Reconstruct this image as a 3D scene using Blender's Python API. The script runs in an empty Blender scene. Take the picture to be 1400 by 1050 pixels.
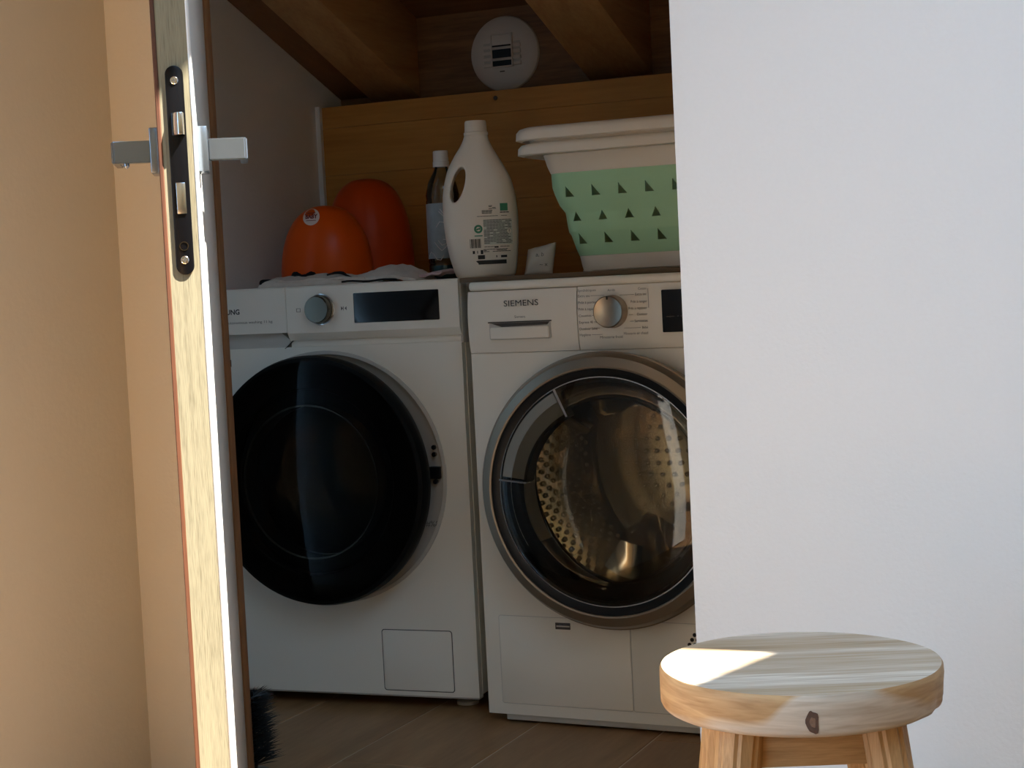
import bpy, bmesh, math, random
from mathutils import Vector, Matrix
from mathutils.bvhtree import BVHTree
random.seed(7)
PI = math.pi
scene = bpy.context.scene
C = scene.collection

# ---------------------------------------------------------------- camera
CAM_H, PITCH, ROLL, YAW, FPX = .836, .0595, .049, .42, 2300.0
cd = bpy.data.cameras.new('camera'); cam = bpy.data.objects.new('camera', cd); C.objects.link(cam)
cd.sensor_width = 36.0; cd.lens = FPX / 1400 * 36; cd.clip_start = .02
r0 = Vector((math.cos(YAW), math.sin(YAW), 0)); f0 = Vector((-math.sin(YAW), math.cos(YAW), 0)); z0 = Vector((0, 0, 1))
fw = f0 * math.cos(PITCH) - z0 * math.sin(PITCH); up = z0 * math.cos(PITCH) + f0 * math.sin(PITCH)
ri = r0 * math.cos(ROLL) - up * math.sin(ROLL); ui = r0 * math.sin(ROLL) + up * math.cos(ROLL)
cam.matrix_world = Matrix(((ri.x, ui.x, -fw.x, 0), (ri.y, ui.y, -fw.y, 0), (ri.z, ui.z, -fw.z, CAM_H), (0, 0, 0, 1)))
scene.camera = cam

# ---------------------------------------------------------------- world, sun, daylight, exposure
w = bpy.data.worlds.new('sky'); scene.world = w; w.use_nodes = True
bg = w.node_tree.nodes['Background']; bg.inputs[0].default_value = (.39, .67, 1.0, 1); bg.inputs[1].default_value = 4.1
SUN_TAN = 1.40
sl = bpy.data.lights.new('sun', 'SUN'); sun = bpy.data.objects.new('sun', sl); C.objects.link(sun)
sl.energy = 24.0; sl.angle = .0093; sl.color = (1.0, .95, .86)
sun.rotation_euler = Vector((-1, 0, -SUN_TAN)).to_track_quat('-Z', 'Y').to_euler()
sun.location = (3, 1, 4)

def portal(name, loc, rot, sx, sy):
    l = bpy.data.lights.new(name, 'AREA'); o = bpy.data.objects.new(name, l); C.objects.link(o)
    l.shape = 'RECTANGLE'; l.size = sx; l.size_y = sy; l.cycles.is_portal = True
    o.location = loc; o.rotation_euler = rot
vs = scene.view_settings
vs.view_transform = 'Standard'; vs.look = 'None'; vs.exposure = 0.4; vs.gamma = 1.0; vs.use_curve_mapping = False
try:
    scene.cycles.use_denoising = True
    scene.cycles.max_bounces = 14; scene.cycles.diffuse_bounces = 8; scene.cycles.glossy_bounces = 6
    scene.cycles.transparent_max_bounces = 24
    scene.cycles.sample_clamp_indirect = 6.0
    scene.cycles.caustics_reflective = False; scene.cycles.caustics_refractive = False
except Exception: pass

# ---------------------------------------------------------------- room dimensions (metres)
XL, XR, YF, YB = -1.688, 2.4, 2.245, -2.6                # left, right, front (door) wall, rear wall
SL = -.3729                                               # roof slope
def roof_z(y): return 1.294 + SL * (y - 3.664)            # underside of the rafters
def deck_z(y): return roof_z(y) + .19                     # underside of the roof boards
ZC = deck_z(YF)
OPL, OPR, OPH, WT = -1.5045, -.737, 1.72, .10              # doorway
IXL, IXR, IYB = -2.06, -.55, 3.664                        # closet
SKX0, SKX1, SKY0, SKY1 = -.26, .828, .60, 1.72             # roof light

LWY0, LWY1, LWZ0, LWZ1 = -2.40, .55, .25, 2.55            # window in the left wall, outside the frame
portal('left_window_portal', (XL - .06, (LWY0 + LWY1) / 2, (LWZ0 + LWZ1) / 2), (0, -PI / 2, 0), LWZ1 - LWZ0, LWY1 - LWY0)
S2X0, S2X1, S2Y0, S2Y1 = .55, 2.15, -1.90, .05            # unseen roof opening added behind the camera for more sun bounce
portal('added_roof_opening_portal', ((S2X0 + S2X1) / 2, (S2Y0 + S2Y1) / 2, deck_z((S2Y0 + S2Y1) / 2) + .07), (math.atan(SL), 0, 0), S2X1 - S2X0, (S2Y1 - S2Y0) * 1.07)
portal('roof_light_portal', ((SKX0 + SKX1) / 2, (SKY0 + SKY1) / 2, deck_z((SKY0 + SKY1) / 2) + .07), (math.atan(SL), 0, 0), SKX1 - SKX0, (SKY1 - SKY0) * 1.07)

# ---------------------------------------------------------------- materials
def nmat(name):
    m = bpy.data.materials.new(name); m.use_nodes = True
    return m, m.node_tree.nodes, m.node_tree.links, m.node_tree.nodes['Principled BSDF']
def setp(b, col=None, rough=None, metal=None, spec=None, coat=None):
    if col is not None: b.inputs['Base Color'].default_value = (*col, 1)
    if rough is not None: b.inputs['Roughness'].default_value = rough
    if metal is not None: b.inputs['Metallic'].default_value = metal
    if spec is not None: b.inputs['Specular IOR Level'].default_value = spec
    if coat is not None: b.inputs['Coat Weight'].default_value = coat
def plain(name, col, rough=.5, metal=0, spec=.5, coat=None, var=.03, scale=30, bump=0):
    m, n, l, b = nmat(name); setp(b, col, rough, metal, spec, coat)
    tc = n.new('ShaderNodeTexCoord'); nz = n.new('ShaderNodeTexNoise'); nz.inputs['Scale'].default_value = scale; nz.inputs['Detail'].default_value = 4
    l.new(tc.outputs['Object'], nz.inputs['Vector'])
    mx = n.new('ShaderNodeMix'); mx.data_type = 'RGBA'
    mx.inputs[6].default_value = (*[c * (1 - var) for c in col], 1); mx.inputs[7].default_value = (*[min(1, c * (1 + var)) for c in col], 1)
    l.new(nz.outputs['Fac'], mx.inputs[0]); l.new(mx.outputs[2], b.inputs['Base Color'])
    if bump:
        bp = n.new('ShaderNodeBump'); bp.inputs['Strength'].default_value = bump; bp.inputs['Distance'].default_value = .002
        l.new(nz.outputs['Fac'], bp.inputs['Height']); l.new(bp.outputs['Normal'], b.inputs['Normal'])
    return m
def wood(name, c0, c1, axis=0, scale=9, stretch=14, rough=.55, fine=.35, bump=.08, c2=None, spec=.4, rot=(0, 0, 0)):
    """grain runs along axis; c0 dark, c1 light"""
    m, n, l, b = nmat(name); setp(b, c1, rough, 0, spec)
    tc = n.new('ShaderNodeTexCoord'); mp = n.new('ShaderNodeMapping')
    s = [scale, scale, scale]; s[axis] = scale / stretch; mp.inputs['Scale'].default_value = s; mp.inputs['Rotation'].default_value = rot
    l.new(tc.outputs['Object'], mp.inputs['Vector'])
    a = n.new('ShaderNodeTexNoise'); a.inputs['Scale'].default_value = 1; a.inputs['Detail'].default_value = 5; a.inputs['Distortion'].default_value = .9
    l.new(mp.outputs[0], a.inputs['Vector'])
    f = n.new('ShaderNodeTexNoise'); f.inputs['Scale'].default_value = 9; f.inputs['Detail'].default_value = 6
    l.new(mp.outputs[0], f.inputs['Vector'])
    mm = n.new('ShaderNodeMix'); mm.data_type = 'FLOAT'; mm.inputs[0].default_value = fine
    l.new(a.outputs['Fac'], mm.inputs[2]); l.new(f.outputs['Fac'], mm.inputs[3])
    cr = n.new('ShaderNodeValToRGB'); e = cr.color_ramp.elements
    e[0].position = .32; e[0].color = (*c0, 1); e[1].position = .66; e[1].color = (*c1, 1)
    if c2: x = cr.color_ramp.elements.new(.5); x.color = (*c2, 1)
    l.new(mm.outputs[0], cr.inputs[0]); l.new(cr.outputs[0], b.inputs['Base Color'])
    bp = n.new('ShaderNodeBump'); bp.inputs['Strength'].default_value = bump; bp.inputs['Distance'].default_value = .002
    l.new(mm.outputs[0], bp.inputs['Height']); l.new(bp.outputs['Normal'], b.inputs['Normal'])
    return m
def glass(name, tint, rough=.01, refl=1.0):
    m, n, l, b = nmat(name); n.remove(b)
    out = n['Material Output']; t = n.new('ShaderNodeBsdfTransparent'); g = n.new('ShaderNodeBsdfGlossy'); f = n.new('ShaderNodeFresnel'); mx = n.new('ShaderNodeMixShader')
    t.inputs[0].default_value = (*tint, 1); g.inputs['Color'].default_value = (refl, refl, refl, 1); g.inputs['Roughness'].default_value = rough; f.inputs[0].default_value = 1.5
    l.new(f.outputs[0], mx.inputs[0]); l.new(t.outputs[0], mx.inputs[1]); l.new(g.outputs[0], mx.inputs[2]); l.new(mx.outputs[0], out.inputs[0])
    return m
M = {}
M['plaster'] = plain('white plaster', (.80, .79, .77), .85, spec=.2, var=.015, scale=160, bump=.25)
M['plaster_cream'] = plain('cream plaster', (.66, .61, .51), .85, spec=.2, var=.02, scale=120, bump=.2)
M['pine_wall'] = wood('pine wall cladding', (.42, .24, .095), (.60, .38, .165), axis=2, scale=10, stretch=12)
M['ceiling'] = plain('ceiling white', (.82, .81, .79), .9, spec=.2, var=.01)
M['tile'] = wood('brown wood-look tile', (.22, .11, .042), (.35, .195, .085), axis=1, scale=14, stretch=9, rough=.42, spec=.45, bump=.05)
M['grout'] = plain('grout', (.52, .42, .32), .9, var=.08)
M['lawn'] = plain('lawn', (.16, .2, .08), .95, var=.3, scale=4)
M['white_metal'] = plain('white enamel', (.80, .755, .66), .32, spec=.5, var=.01, scale=8)
M['white_plastic'] = plain('white plastic', (.78, .735, .645), .42, var=.01, scale=8)
M['grey_plastic'] = plain('pale grey plastic', (.50, .475, .43), .4, var=.02)
M['groove'] = plain('shadow gap', (.06, .055, .05), .8)
M['dark_plastic'] = plain('black plastic', (.008, .008, .009), .3, spec=.25, var=.1)
M['door_black'] = plain('satin black door rim', (.004, .004, .004), .5, spec=.08, var=.1)
M['screen'] = plain('black display glass', (.004, .004, .005), .12, var=.1)
M['print'] = plain('black print', (.02, .018, .016), .6)
M['print_grey'] = plain('grey print', (.11, .10, .085), .6)
M['silver'] = plain('bronze silver ring', (.30, .245, .185), .36, metal=.85, var=.02)
M['knob_metal'] = plain('brushed knob metal', (.44, .37, .29), .36, metal=1, var=.04, scale=90)
M['knob_dark'] = plain('dark chrome knob', (.17, .15, .12), .22, metal=1)
M['chrome'] = plain('chrome', (.75, .77, .80), .16, metal=1, var=.02)
M['handle_metal'] = plain('satin steel', (.24, .28, .33), .24, metal=.85, var=.03, scale=120)
M['black_coat'] = plain('black lacquered steel', (.004, .004, .005), .2, spec=.25, var=.2, scale=200)
M['drum'] = plain('drum steel', (.80, .75, .66), .14, metal=1, var=.05, scale=20)
M['drum_dark'] = plain('drum steel dark', (.62, .61, .60), .16, metal=1, var=.05, scale=20)
M['dryer_glass'] = glass('clear door glass', (.80, .78, .72), .01)
M['bowl_glass'] = glass('bowl glass', (.93, .92, .88), .02, .45)
M['black_glass'] = glass('smoked door glass', (.42, .41, .39), .01, .14)
M['handle_glass'] = plain('grey clear handle plastic', (.24, .25, .24), .12, var=.05)
M['rubber'] = plain('grey door seal rubber', (.10, .10, .10), .5)
M['door_white'] = plain('white lacquered door', (.74, .73, .70), .38, var=.01)
M['door_edge'] = wood('pale oak door edge', (.13, .11, .065), (.27, .24, .15), axis=2, scale=110, stretch=22, rough=.6, fine=.55, bump=.15, c2=(.235, .205, .13))
M['door_lip'] = wood('red brown lipping', (.07, .025, .012), (.14, .05, .022), axis=2, scale=60, stretch=20)
M['frame_wood'] = wood('brown door frame', (.17, .08, .035), (.28, .14, .06), axis=2, scale=40, stretch=16)
M['rafter'] = wood('rafter pine', (.42, .21, .075), (.62, .36, .15), axis=1, scale=16, stretch=12, bump=.1)
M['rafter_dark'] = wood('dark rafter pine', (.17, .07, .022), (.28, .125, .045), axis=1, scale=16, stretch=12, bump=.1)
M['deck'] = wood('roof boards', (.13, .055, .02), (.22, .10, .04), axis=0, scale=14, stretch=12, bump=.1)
M['rough_board'] = wood('rough pine board', (.10, .04, .015), (.28, .14, .055), axis=0, scale=20, stretch=10, bump=.5)
M['plank'] = wood('honey pine plank', (.42, .17, .03), (.62, .29, .06), axis=0, scale=12, stretch=14, bump=.06)
M['counter'] = wood('dark brown board', (.10, .06, .03), (.17, .10, .05), axis=0, scale=20, stretch=14)
M['orange'] = plain('orange plastic', (.70, .085, .004), .3, spec=.2, var=.03, scale=6)
M['orange_deep'] = plain('deep orange plastic', (.58, .06, .004), .35, spec=.2, var=.03, scale=6)
M['sticker'] = plain('white sticker', (.8, .66, .6), .5)
M['sticker_red'] = plain('dark red print', (.20, .02, .02), .5)
M['det_white'] = plain('off white bottle plastic', (.80, .72, .61), .38, var=.01)
M['print_green'] = plain('green print', (.04, .22, .12), .5)
M['label_green'] = plain('pale label', (.62, .63, .55), .5)
M['clear_plastic'] = glass('clear bottle plastic', (.72, .78, .80), .04)
M['teal'] = plain('teal liquid', (.01, .09, .11), .2)
M['bottle_label'] = plain('blue grey bottle label', (.34, .40, .44), .4, var=.35, scale=40)
M['cap_white'] = plain('white cap', (.75, .74, .72), .4)
M['basket_white'] = plain('warm white basket plastic', (.82, .75, .64), .4, var=.01)
M['mint'] = plain('mint green silicone', (.40, .68, .42), .55, var=.03, scale=12)
M['cloth'] = plain('pale beige cotton', (.62, .56, .50), .95, var=.12, scale=60, bump=.4, spec=.1)
M['cloth_pink'] = plain('pale pink cotton', (.62, .45, .46), .95, var=.1, scale=60, bump=.4, spec=.1)
M['cloth_black'] = plain('black cotton', (.012, .012, .014), .95, var=.2, scale=60, bump=.4, spec=.1)
M['paper'] = plain('pale paper', (.68, .62, .54), .8, var=.06, scale=30)
M['vent_white'] = plain('vent plastic', (.66, .60, .54), .45, var=.02)
M['bristle'] = plain('black bristle', (.012, .012, .012), .6, var=.3)

def stool_top_mat():
    m, n, l, b = nmat('bleached teak'); setp(b, (.6, .5, .4), .55, 0, .35)
    tc = n.new('ShaderNodeTexCoord')
    def noise(scale, detail, dist=0):
        mp = n.new('ShaderNodeMapping'); mp.inputs['Scale'].default_value = scale
        l.new(tc.outputs['Object'], mp.inputs['Vector'])
        z = n.new('ShaderNodeTexNoise'); z.inputs['Scale'].default_value = 1; z.inputs['Detail'].default_value = detail; z.inputs['Distortion'].default_value = dist
        l.new(mp.outputs[0], z.inputs['Vector']); return z
    a = noise((1.6, 34, 10), 4, .5); f = noise((11, 300, 130), 6, .4)
    mm = n.new('ShaderNodeMix'); mm.data_type = 'FLOAT'; mm.inputs[0].default_value = .35
    l.new(a.outputs['Fac'], mm.inputs[2]); l.new(f.outputs['Fac'], mm.inputs[3])
    cr = n.new('ShaderNodeValToRGB'); e = cr.color_ramp.elements
    e[0].position = .30; e[0].color = (.29, .195, .11, 1); e[1].position = .66; e[1].color = (.84, .76, .64, 1)
    for p, c in ((.40, (.45, .33, .20)), (.50, (.53, .42, .30)), (.57, (.61, .52, .41))):
        x = e.new(p); x.color = (*c, 1)
    l.new(mm.outputs[0], cr.inputs[0])
    # golden heartwood against pale sapwood on the rim
    g = noise((7, 5, 13), 1.5, .3)
    gr = n.new('ShaderNodeValToRGB'); ge = gr.color_ramp.elements; ge[0].position = .44; ge[0].color = (0, 0, 0, 1); ge[1].position = .50; ge[1].color = (1, 1, 1, 1)
    xyz = n.new('ShaderNodeSeparateXYZ'); l.new(tc.outputs['Object'], xyz.inputs[0])
    def mth(op, a_, b_):
        q_ = n.new('ShaderNodeMath'); q_.operation = op
        for i_, v_ in enumerate((a_, b_)):
            if isinstance(v_, (int, float)): q_.inputs[i_].default_value = v_
            else: l.new(v_, q_.inputs[i_])
        return q_.outputs[0]
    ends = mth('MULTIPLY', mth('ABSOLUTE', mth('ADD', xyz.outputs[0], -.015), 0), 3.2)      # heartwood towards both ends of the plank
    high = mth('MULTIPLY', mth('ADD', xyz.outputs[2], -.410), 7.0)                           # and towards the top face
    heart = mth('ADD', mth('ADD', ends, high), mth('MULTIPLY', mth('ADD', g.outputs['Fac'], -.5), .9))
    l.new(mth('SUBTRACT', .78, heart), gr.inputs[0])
    ge2 = n.new('ShaderNodeValToRGB'); q = ge2.color_ramp.elements; q[0].position = .3; q[0].color = (.36, .19, .075, 1); q[1].position = .7; q[1].color = (.58, .36, .17, 1)
    f2 = noise((16, 16, 170), 6, .6)
    l.new(f2.outputs['Fac'], ge2.inputs[0])
    sap = n.new('ShaderNodeValToRGB'); q = sap.color_ramp.elements; q[0].position = .3; q[0].color = (.48, .37, .27, 1); q[1].position = .7; q[1].color = (.66, .55, .43, 1)
    l.new(f2.outputs['Fac'], sap.inputs[0])
    rim = n.new('ShaderNodeMix'); rim.data_type = 'RGBA'
    l.new(gr.outputs[0], rim.inputs[0]); l.new(ge2.outputs[0], rim.inputs[6]); l.new(sap.outputs[0], rim.inputs[7])
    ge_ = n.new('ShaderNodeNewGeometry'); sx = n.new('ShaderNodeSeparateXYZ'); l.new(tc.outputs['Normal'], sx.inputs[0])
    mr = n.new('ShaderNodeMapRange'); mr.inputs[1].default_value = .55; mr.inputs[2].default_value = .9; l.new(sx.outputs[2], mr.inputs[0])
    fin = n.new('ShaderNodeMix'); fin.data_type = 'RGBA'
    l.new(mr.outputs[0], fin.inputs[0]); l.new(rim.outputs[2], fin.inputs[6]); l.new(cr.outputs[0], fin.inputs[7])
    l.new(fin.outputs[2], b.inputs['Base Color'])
    bp = n.new('ShaderNodeBump'); bp.inputs['Strength'].default_value = .05; bp.inputs['Distance'].default_value = .001
    l.new(f.outputs['Fac'], bp.inputs['Height']); l.new(bp.outputs['Normal'], b.inputs['Normal'])
    return m
M['stool_top'] = stool_top_mat()
M['stool_leg'] = wood('golden teak', (.34, .17, .06), (.60, .36, .16), axis=2, scale=70, stretch=16, bump=.2)
M['stool_apron'] = wood('teak apron', (.30, .15, .05), (.55, .32, .14), axis=0, scale=70, stretch=14, bump=.3)
M['knot_heart'] = plain('brown knot heart', (.22, .12, .07), .7, var=.4, scale=300, bump=.5)
M['knot'] = plain('dark wood knot', (.10, .05, .03), .7, var=.4, scale=200, bump=.5)

# ---------------------------------------------------------------- mesh helpers
def link(name, me, mat=None, parent=None, smooth=False):
    o = bpy.data.objects.new(name, me); C.objects.link(o)
    if mat is not None: me.materials.append(M[mat] if isinstance(mat, str) else mat)
    if parent is not None: o.parent = parent
    if smooth:
        for p in me.polygons: p.use_smooth = True
    return o
def from_bm(name, bm, mat=None, parent=None, smooth=False, sharp=None):
    bmesh.ops.recalc_face_normals(bm, faces=bm.faces)
    me = bpy.data.meshes.new(name); bm.to_mesh(me); bm.free()
    o = link(name, me, mat, parent, smooth)
    if smooth and sharp:
        try: me.set_sharp_from_angle(angle=math.radians(sharp))
        except Exception: pass
    return o
def add_box(bm, x0, x1, y0, y1, z0, z1, bevel=0, seg=2, mtx=None):
    r = bmesh.ops.create_cube(bm, size=1.0)
    vs_ = r['verts']
    for v in vs_: v.co = Vector(((x0 + x1) / 2 + v.co.x * (x1 - x0), (y0 + y1) / 2 + v.co.y * (y1 - y0), (z0 + z1) / 2 + v.co.z * (z1 - z0)))
    if bevel:
        es = list({e for v in vs_ for e in v.link_edges})
        rr = bmesh.ops.bevel(bm, geom=es, offset=bevel, segments=seg, affect='EDGES', profile=.5)
        vs_ = list({v for f in rr['faces'] for v in f.verts})
    if mtx is not None:
        for v in vs_: v.co = mtx @ v.co
def box(name, x0, x1, y0, y1, z0, z1, mat, parent=None, bevel=0, seg=2):
    bm = bmesh.new(); add_box(bm, x0, x1, y0, y1, z0, z1, bevel, seg)
    return from_bm(name, bm, mat, parent, smooth=bevel > 0, sharp=40)
def add_prism(bm, pts, y0, y1, axis='y'):
    """closed polygon (a,b) extruded; axis y: (a,y,b); axis x: (x,a,b); axis z: (a,b,z)"""
    def P(a, b, t): return (a, t, b) if axis == 'y' else ((t, a, b) if axis == 'x' else (a, b, t))
    A = [bm.verts.new(P(a, b, y0)) for a, b in pts]; B = [bm.verts.new(P(a, b, y1)) for a, b in pts]
    n = len(pts)
    bm.faces.new(A); bm.faces.new(B[::-1])
    for i in range(n): bm.faces.new((A[i], B[i], B[(i + 1) % n], A[(i + 1) % n]))
def rr_pts(u0, u1, v0, v1, r, seg=5):
    out = []
    for cx, cy, a0 in ((u1 - r, v1 - r, 0), (u0 + r, v1 - r, PI / 2), (u0 + r, v0 + r, PI), (u1 - r, v0 + r, 1.5 * PI)):
        for i in range(seg + 1):
            a = a0 + PI / 2 * i / seg; out.append((cx + r * math.cos(a), cy + r * math.sin(a)))
    return out
def prism(name, pts, y0, y1, mat, parent=None, axis='y', bevel=0):
    bm = bmesh.new(); add_prism(bm, pts, y0, y1, axis)
    if bevel:
        bmesh.ops.recalc_face_normals(bm, faces=bm.faces)
        es = [e for e in bm.edges if len(e.link_faces) == 2 and e.calc_face_angle(0) > .6]
        bmesh.ops.bevel(bm, geom=es, offset=bevel, segments=2, affect='EDGES', profile=.5)
    return from_bm(name, bm, mat, parent, smooth=bool(bevel), sharp=35)
def rrect(name, u0, u1, v0, v1, r, y0, y1, mat, parent=None, bevel=0):
    return prism(name, rr_pts(u0, u1, v0, v1, r), y0, y1, mat, parent, 'y', bevel)
def add_lathe(bm, prof, seg=48, mtx=None, closed=False, a0=0, a1=2 * PI):
    """profile (r,h) about local +Z"""
    full = abs(a1 - a0 - 2 * PI) < 1e-6
    n = seg if full else seg + 1
    rings = []
    for r, h in prof:
        if r < 1e-6 and full: rings.append([bm.verts.new((0, 0, h))])
        else: rings.append([bm.verts.new((r * math.cos(a0 + (a1 - a0) * i / seg), r * math.sin(a0 + (a1 - a0) * i / seg), h)) for i in range(n)])
    pairs = list(zip(rings, rings[1:])) + ([(rings[-1], rings[0])] if closed else [])
    for A, B in pairs:
        for i in range(n if full else n - 1):
            j = (i + 1) % n
            if len(A) == 1 and len(B) == 1: continue
            if len(A) == 1: bm.faces.new((A[0], B[i], B[j]))
            elif len(B) == 1: bm.faces.new((A[i], A[j], B[0]))
            else: bm.faces.new((A[i], A[j], B[j], B[i]))
    if not full and closed:
        for k in (0, -1):
            try: bm.faces.new([R[k] for R in rings])
            except Exception: pass
    if mtx is not None:
        for R in rings:
            for v in R: v.co = mtx @ v.co
def lathe(name, prof, mat, parent=None, seg=48, mtx=None, closed=False, sharp=35, a0=0, a1=2 * PI):
    bm = bmesh.new(); add_lathe(bm, prof, seg, mtx, closed, a0, a1)
    return from_bm(name, bm, mat, parent, True, sharp)
def FRONT(u, v, y=0):
    """lathe axis -> pointing out of a machine front (local -Y), radius in the x/z plane"""
    return Matrix(((1, 0, 0, u), (0, 0, -1, y), (0, 1, 0, v), (0, 0, 0, 1)))
def add_tube(bm, pts, r, seg=8, close=False):
    pts = [Vector(p) for p in pts]; rings = []
    n = len(pts)
    for i, p in enumerate(pts):
        t = (pts[min(i + 1, n - 1)] - pts[max(i - 1, 0)]).normalized()
        a = t.cross(Vector((0, 0, 1)));
        if a.length < .05: a = t.cross(Vector((1, 0, 0)))
        a.normalize(); b = t.cross(a)
        rings.append([bm.verts.new(p + (a * math.cos(2 * PI * k / seg) + b * math.sin(2 * PI * k / seg)) * r) for k in range(seg)])
    for A, B in zip(rings, rings[1:]):
        for k in range(seg): bm.faces.new((A[k], A[(k + 1) % seg], B[(k + 1) % seg], B[k]))
    bm.faces.new(rings[0]); bm.faces.new(rings[-1][::-1])
def tube(name, pts, r, mat, parent=None, seg=8):
    bm = bmesh.new(); add_tube(bm, pts, r, seg)
    return from_bm(name, bm, mat, parent, True, 50)
def text_mesh(body, size, width=None, align='LEFT', bold=0.0):
    cu = bpy.data.curves.new('lettering', 'FONT'); cu.body = body; cu.size = size; cu.align_x = align; cu.align_y = 'CENTER'; cu.offset = bold; cu.resolution_u = 3
    o = bpy.data.objects.new('lettering', cu); C.objects.link(o)
    dg = bpy.context.evaluated_depsgraph_get(); dg.update()
    me = bpy.data.meshes.new_from_object(o.evaluated_get(dg))
    bpy.data.objects.remove(o); bpy.data.curves.remove(cu)
    if width and len(me.vertices):
        xs = [v.co.x for v in me.vertices]; k = width / (max(xs) - min(xs))
        for v in me.vertices: v.co.x *= k
    return me
def text(name, body, u, v, y, size, mat, parent, width=None, align='LEFT', bold=0.0, bvh=None, off=.0006):
    """lettering lying on a machine front (x/z plane, readable from -Y)"""
    me = text_mesh(body, size, width, align, bold); me.materials.clear()
    for q in me.vertices:
        x, z = u + q.co.x, v + q.co.y
        yy = y
        if bvh is not None:
            h = bvh.ray_cast(Vector((x, -2, z)), Vector((0, 1, 0)))
            if h[0] is not None: yy = h[0].y - off
        q.co = Vector((x, yy, z))
    return link(name, me, mat, parent)
def thing(name, label, cat, loc=(0, 0, 0), rz=0, group=None, kind=None):
    o = bpy.data.objects.new(name, None); C.objects.link(o); o.empty_display_size = .05
    o.location = loc; o.rotation_euler = (0, 0, rz)
    if kind: o['kind'] = kind
    else:
        o['label'] = label; o['category'] = cat
    if kind and label: o['label'] = label
    if group: o['group'] = group
    return o
def tag(o, label, cat, group=None):
    o['label'] = label; o['category'] = cat
    if group: o['group'] = group
    return o
def struct(o, label=None):
    o['kind'] = 'structure'
    if label: o['label'] = label
    return o
def bvh_of(o):
    dg = bpy.context.evaluated_depsgraph_get(); dg.update()
    ev = o.evaluated_get(dg); me = ev.to_mesh()
    b = BVHTree.FromPolygons([v.co.copy() for v in me.vertices], [tuple(p.vertices) for p in me.polygons]); ev.to_mesh_clear()
    return b
def bake(o):
    """replace modifiers by their result"""
    dg = bpy.context.evaluated_depsgraph_get(); dg.update()
    me = bpy.data.meshes.new_from_object(o.evaluated_get(dg)); o.modifiers.clear(); o.data = me
    for p in me.polygons: p.use_smooth = True
def decal(name, polys, bvh, mat, parent, off=.0006, y_from=-2):
    """flat print: polygons given in x/z laid on a curved front by casting along +Y"""
    bm = bmesh.new()
    for P in polys:
        vs_ = []
        for x, z in P:
            h = bvh.ray_cast(Vector((x, y_from, z)), Vector((0, 1, 0)))
            vs_.append(bm.verts.new((x, (h[0].y if h[0] is not None else 0) - off, z)))
        bm.faces.new(vs_)
    return from_bm(name, bm, mat, parent)
def quad(x0, x1, z0, z1): return [(x0, z0), (x1, z0), (x1, z1), (x0, z1)]
def disc_pts(x, z, r, n=20): return [(x + r * math.cos(2 * PI * i / n), z + r * math.sin(2 * PI * i / n)) for i in range(n)]
def add_plate_hole(bm, u0, u1, v0, v1, cu, cv, R, y0, y1, seg=96):
    """rectangular plate in x/z with a round hole, thickness y0..y1"""
    def rim(a):
        dx, dz = math.cos(a), math.sin(a); t = 1e9
        if dx > 1e-9: t = min(t, (u1 - cu) / dx)
        if dx < -1e-9: t = min(t, (u0 - cu) / dx)
        if dz > 1e-9: t = min(t, (v1 - cv) / dz)
        if dz < -1e-9: t = min(t, (v0 - cv) / dz)
        return cu + dx * t, cv + dz * t
    an = [2 * PI * i / seg for i in range(seg)]
    for (cx, cz) in ((u0, v0), (u1, v0), (u1, v1), (u0, v1)): an.append(math.atan2(cz - cv, cx - cu) % (2 * PI))
    an = sorted(set(round(a, 9) for a in an)); n = len(an)
    L = []
    for y in (y0, y1):
        L.append([bm.verts.new((cu + R * math.cos(a), y, cv + R * math.sin(a))) for a in an])
        L.append([bm.verts.new((rim(a)[0], y, rim(a)[1])) for a in an])
    for i in range(n):
        j = (i + 1) % n
        bm.faces.new((L[0][i], L[0][j], L[1][j], L[1][i])); bm.faces.new((L[2][i], L[3][i], L[3][j], L[2][j]))
        bm.faces.new((L[0][i], L[2][i], L[2][j], L[0][j])); bm.faces.new((L[1][i], L[1][j], L[3][j], L[3][i]))

# ================================================================ the setting
# floor with wood-look plank tiles
fl = struct(box('floor', XL - .5, XR + .1, YB - .1, IYB + .1, -.06, -.0012, 'grout'))
TW, TL = .25, 1.2
tile_me = None
col0 = math.floor((XL - .5 - (-1.27)) / TW)
for i in range(col0, int((XR + 1.27) / TW) + 2):
    x = -1.27 + i * TW
    off = (i * .47) % 1.2
    y = YB - .1 - off
    while y < IYB + .1:
        a, b_ = max(y, YB - .1), min(y + TL, IYB + .1)
        x0, x1 = max(x, XL - .5), min(x + TW, XR + .1)
        if b_ - a > .05 and x1 - x0 > .02:
            if abs(b_ - a - TL) < 1e-6 and abs(x1 - x0 - TW) < 1e-6:
                if tile_me is None:
                    o = box('floor_tile', .0015, TW - .0015, .0015, TL - .0015, -.008, 0, 'tile', fl, bevel=.0012, seg=1); tile_me = o.data
                else: o = link('floor_tile', tile_me, None, fl)
                o.location = (x, a, 0)
            else:
                box('floor_tile', x0 + .0015, x1 - .0015, a + .0015, b_ - .0015, -.008, 0, 'tile', fl, bevel=.0012, seg=1)
        y += TL
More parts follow.
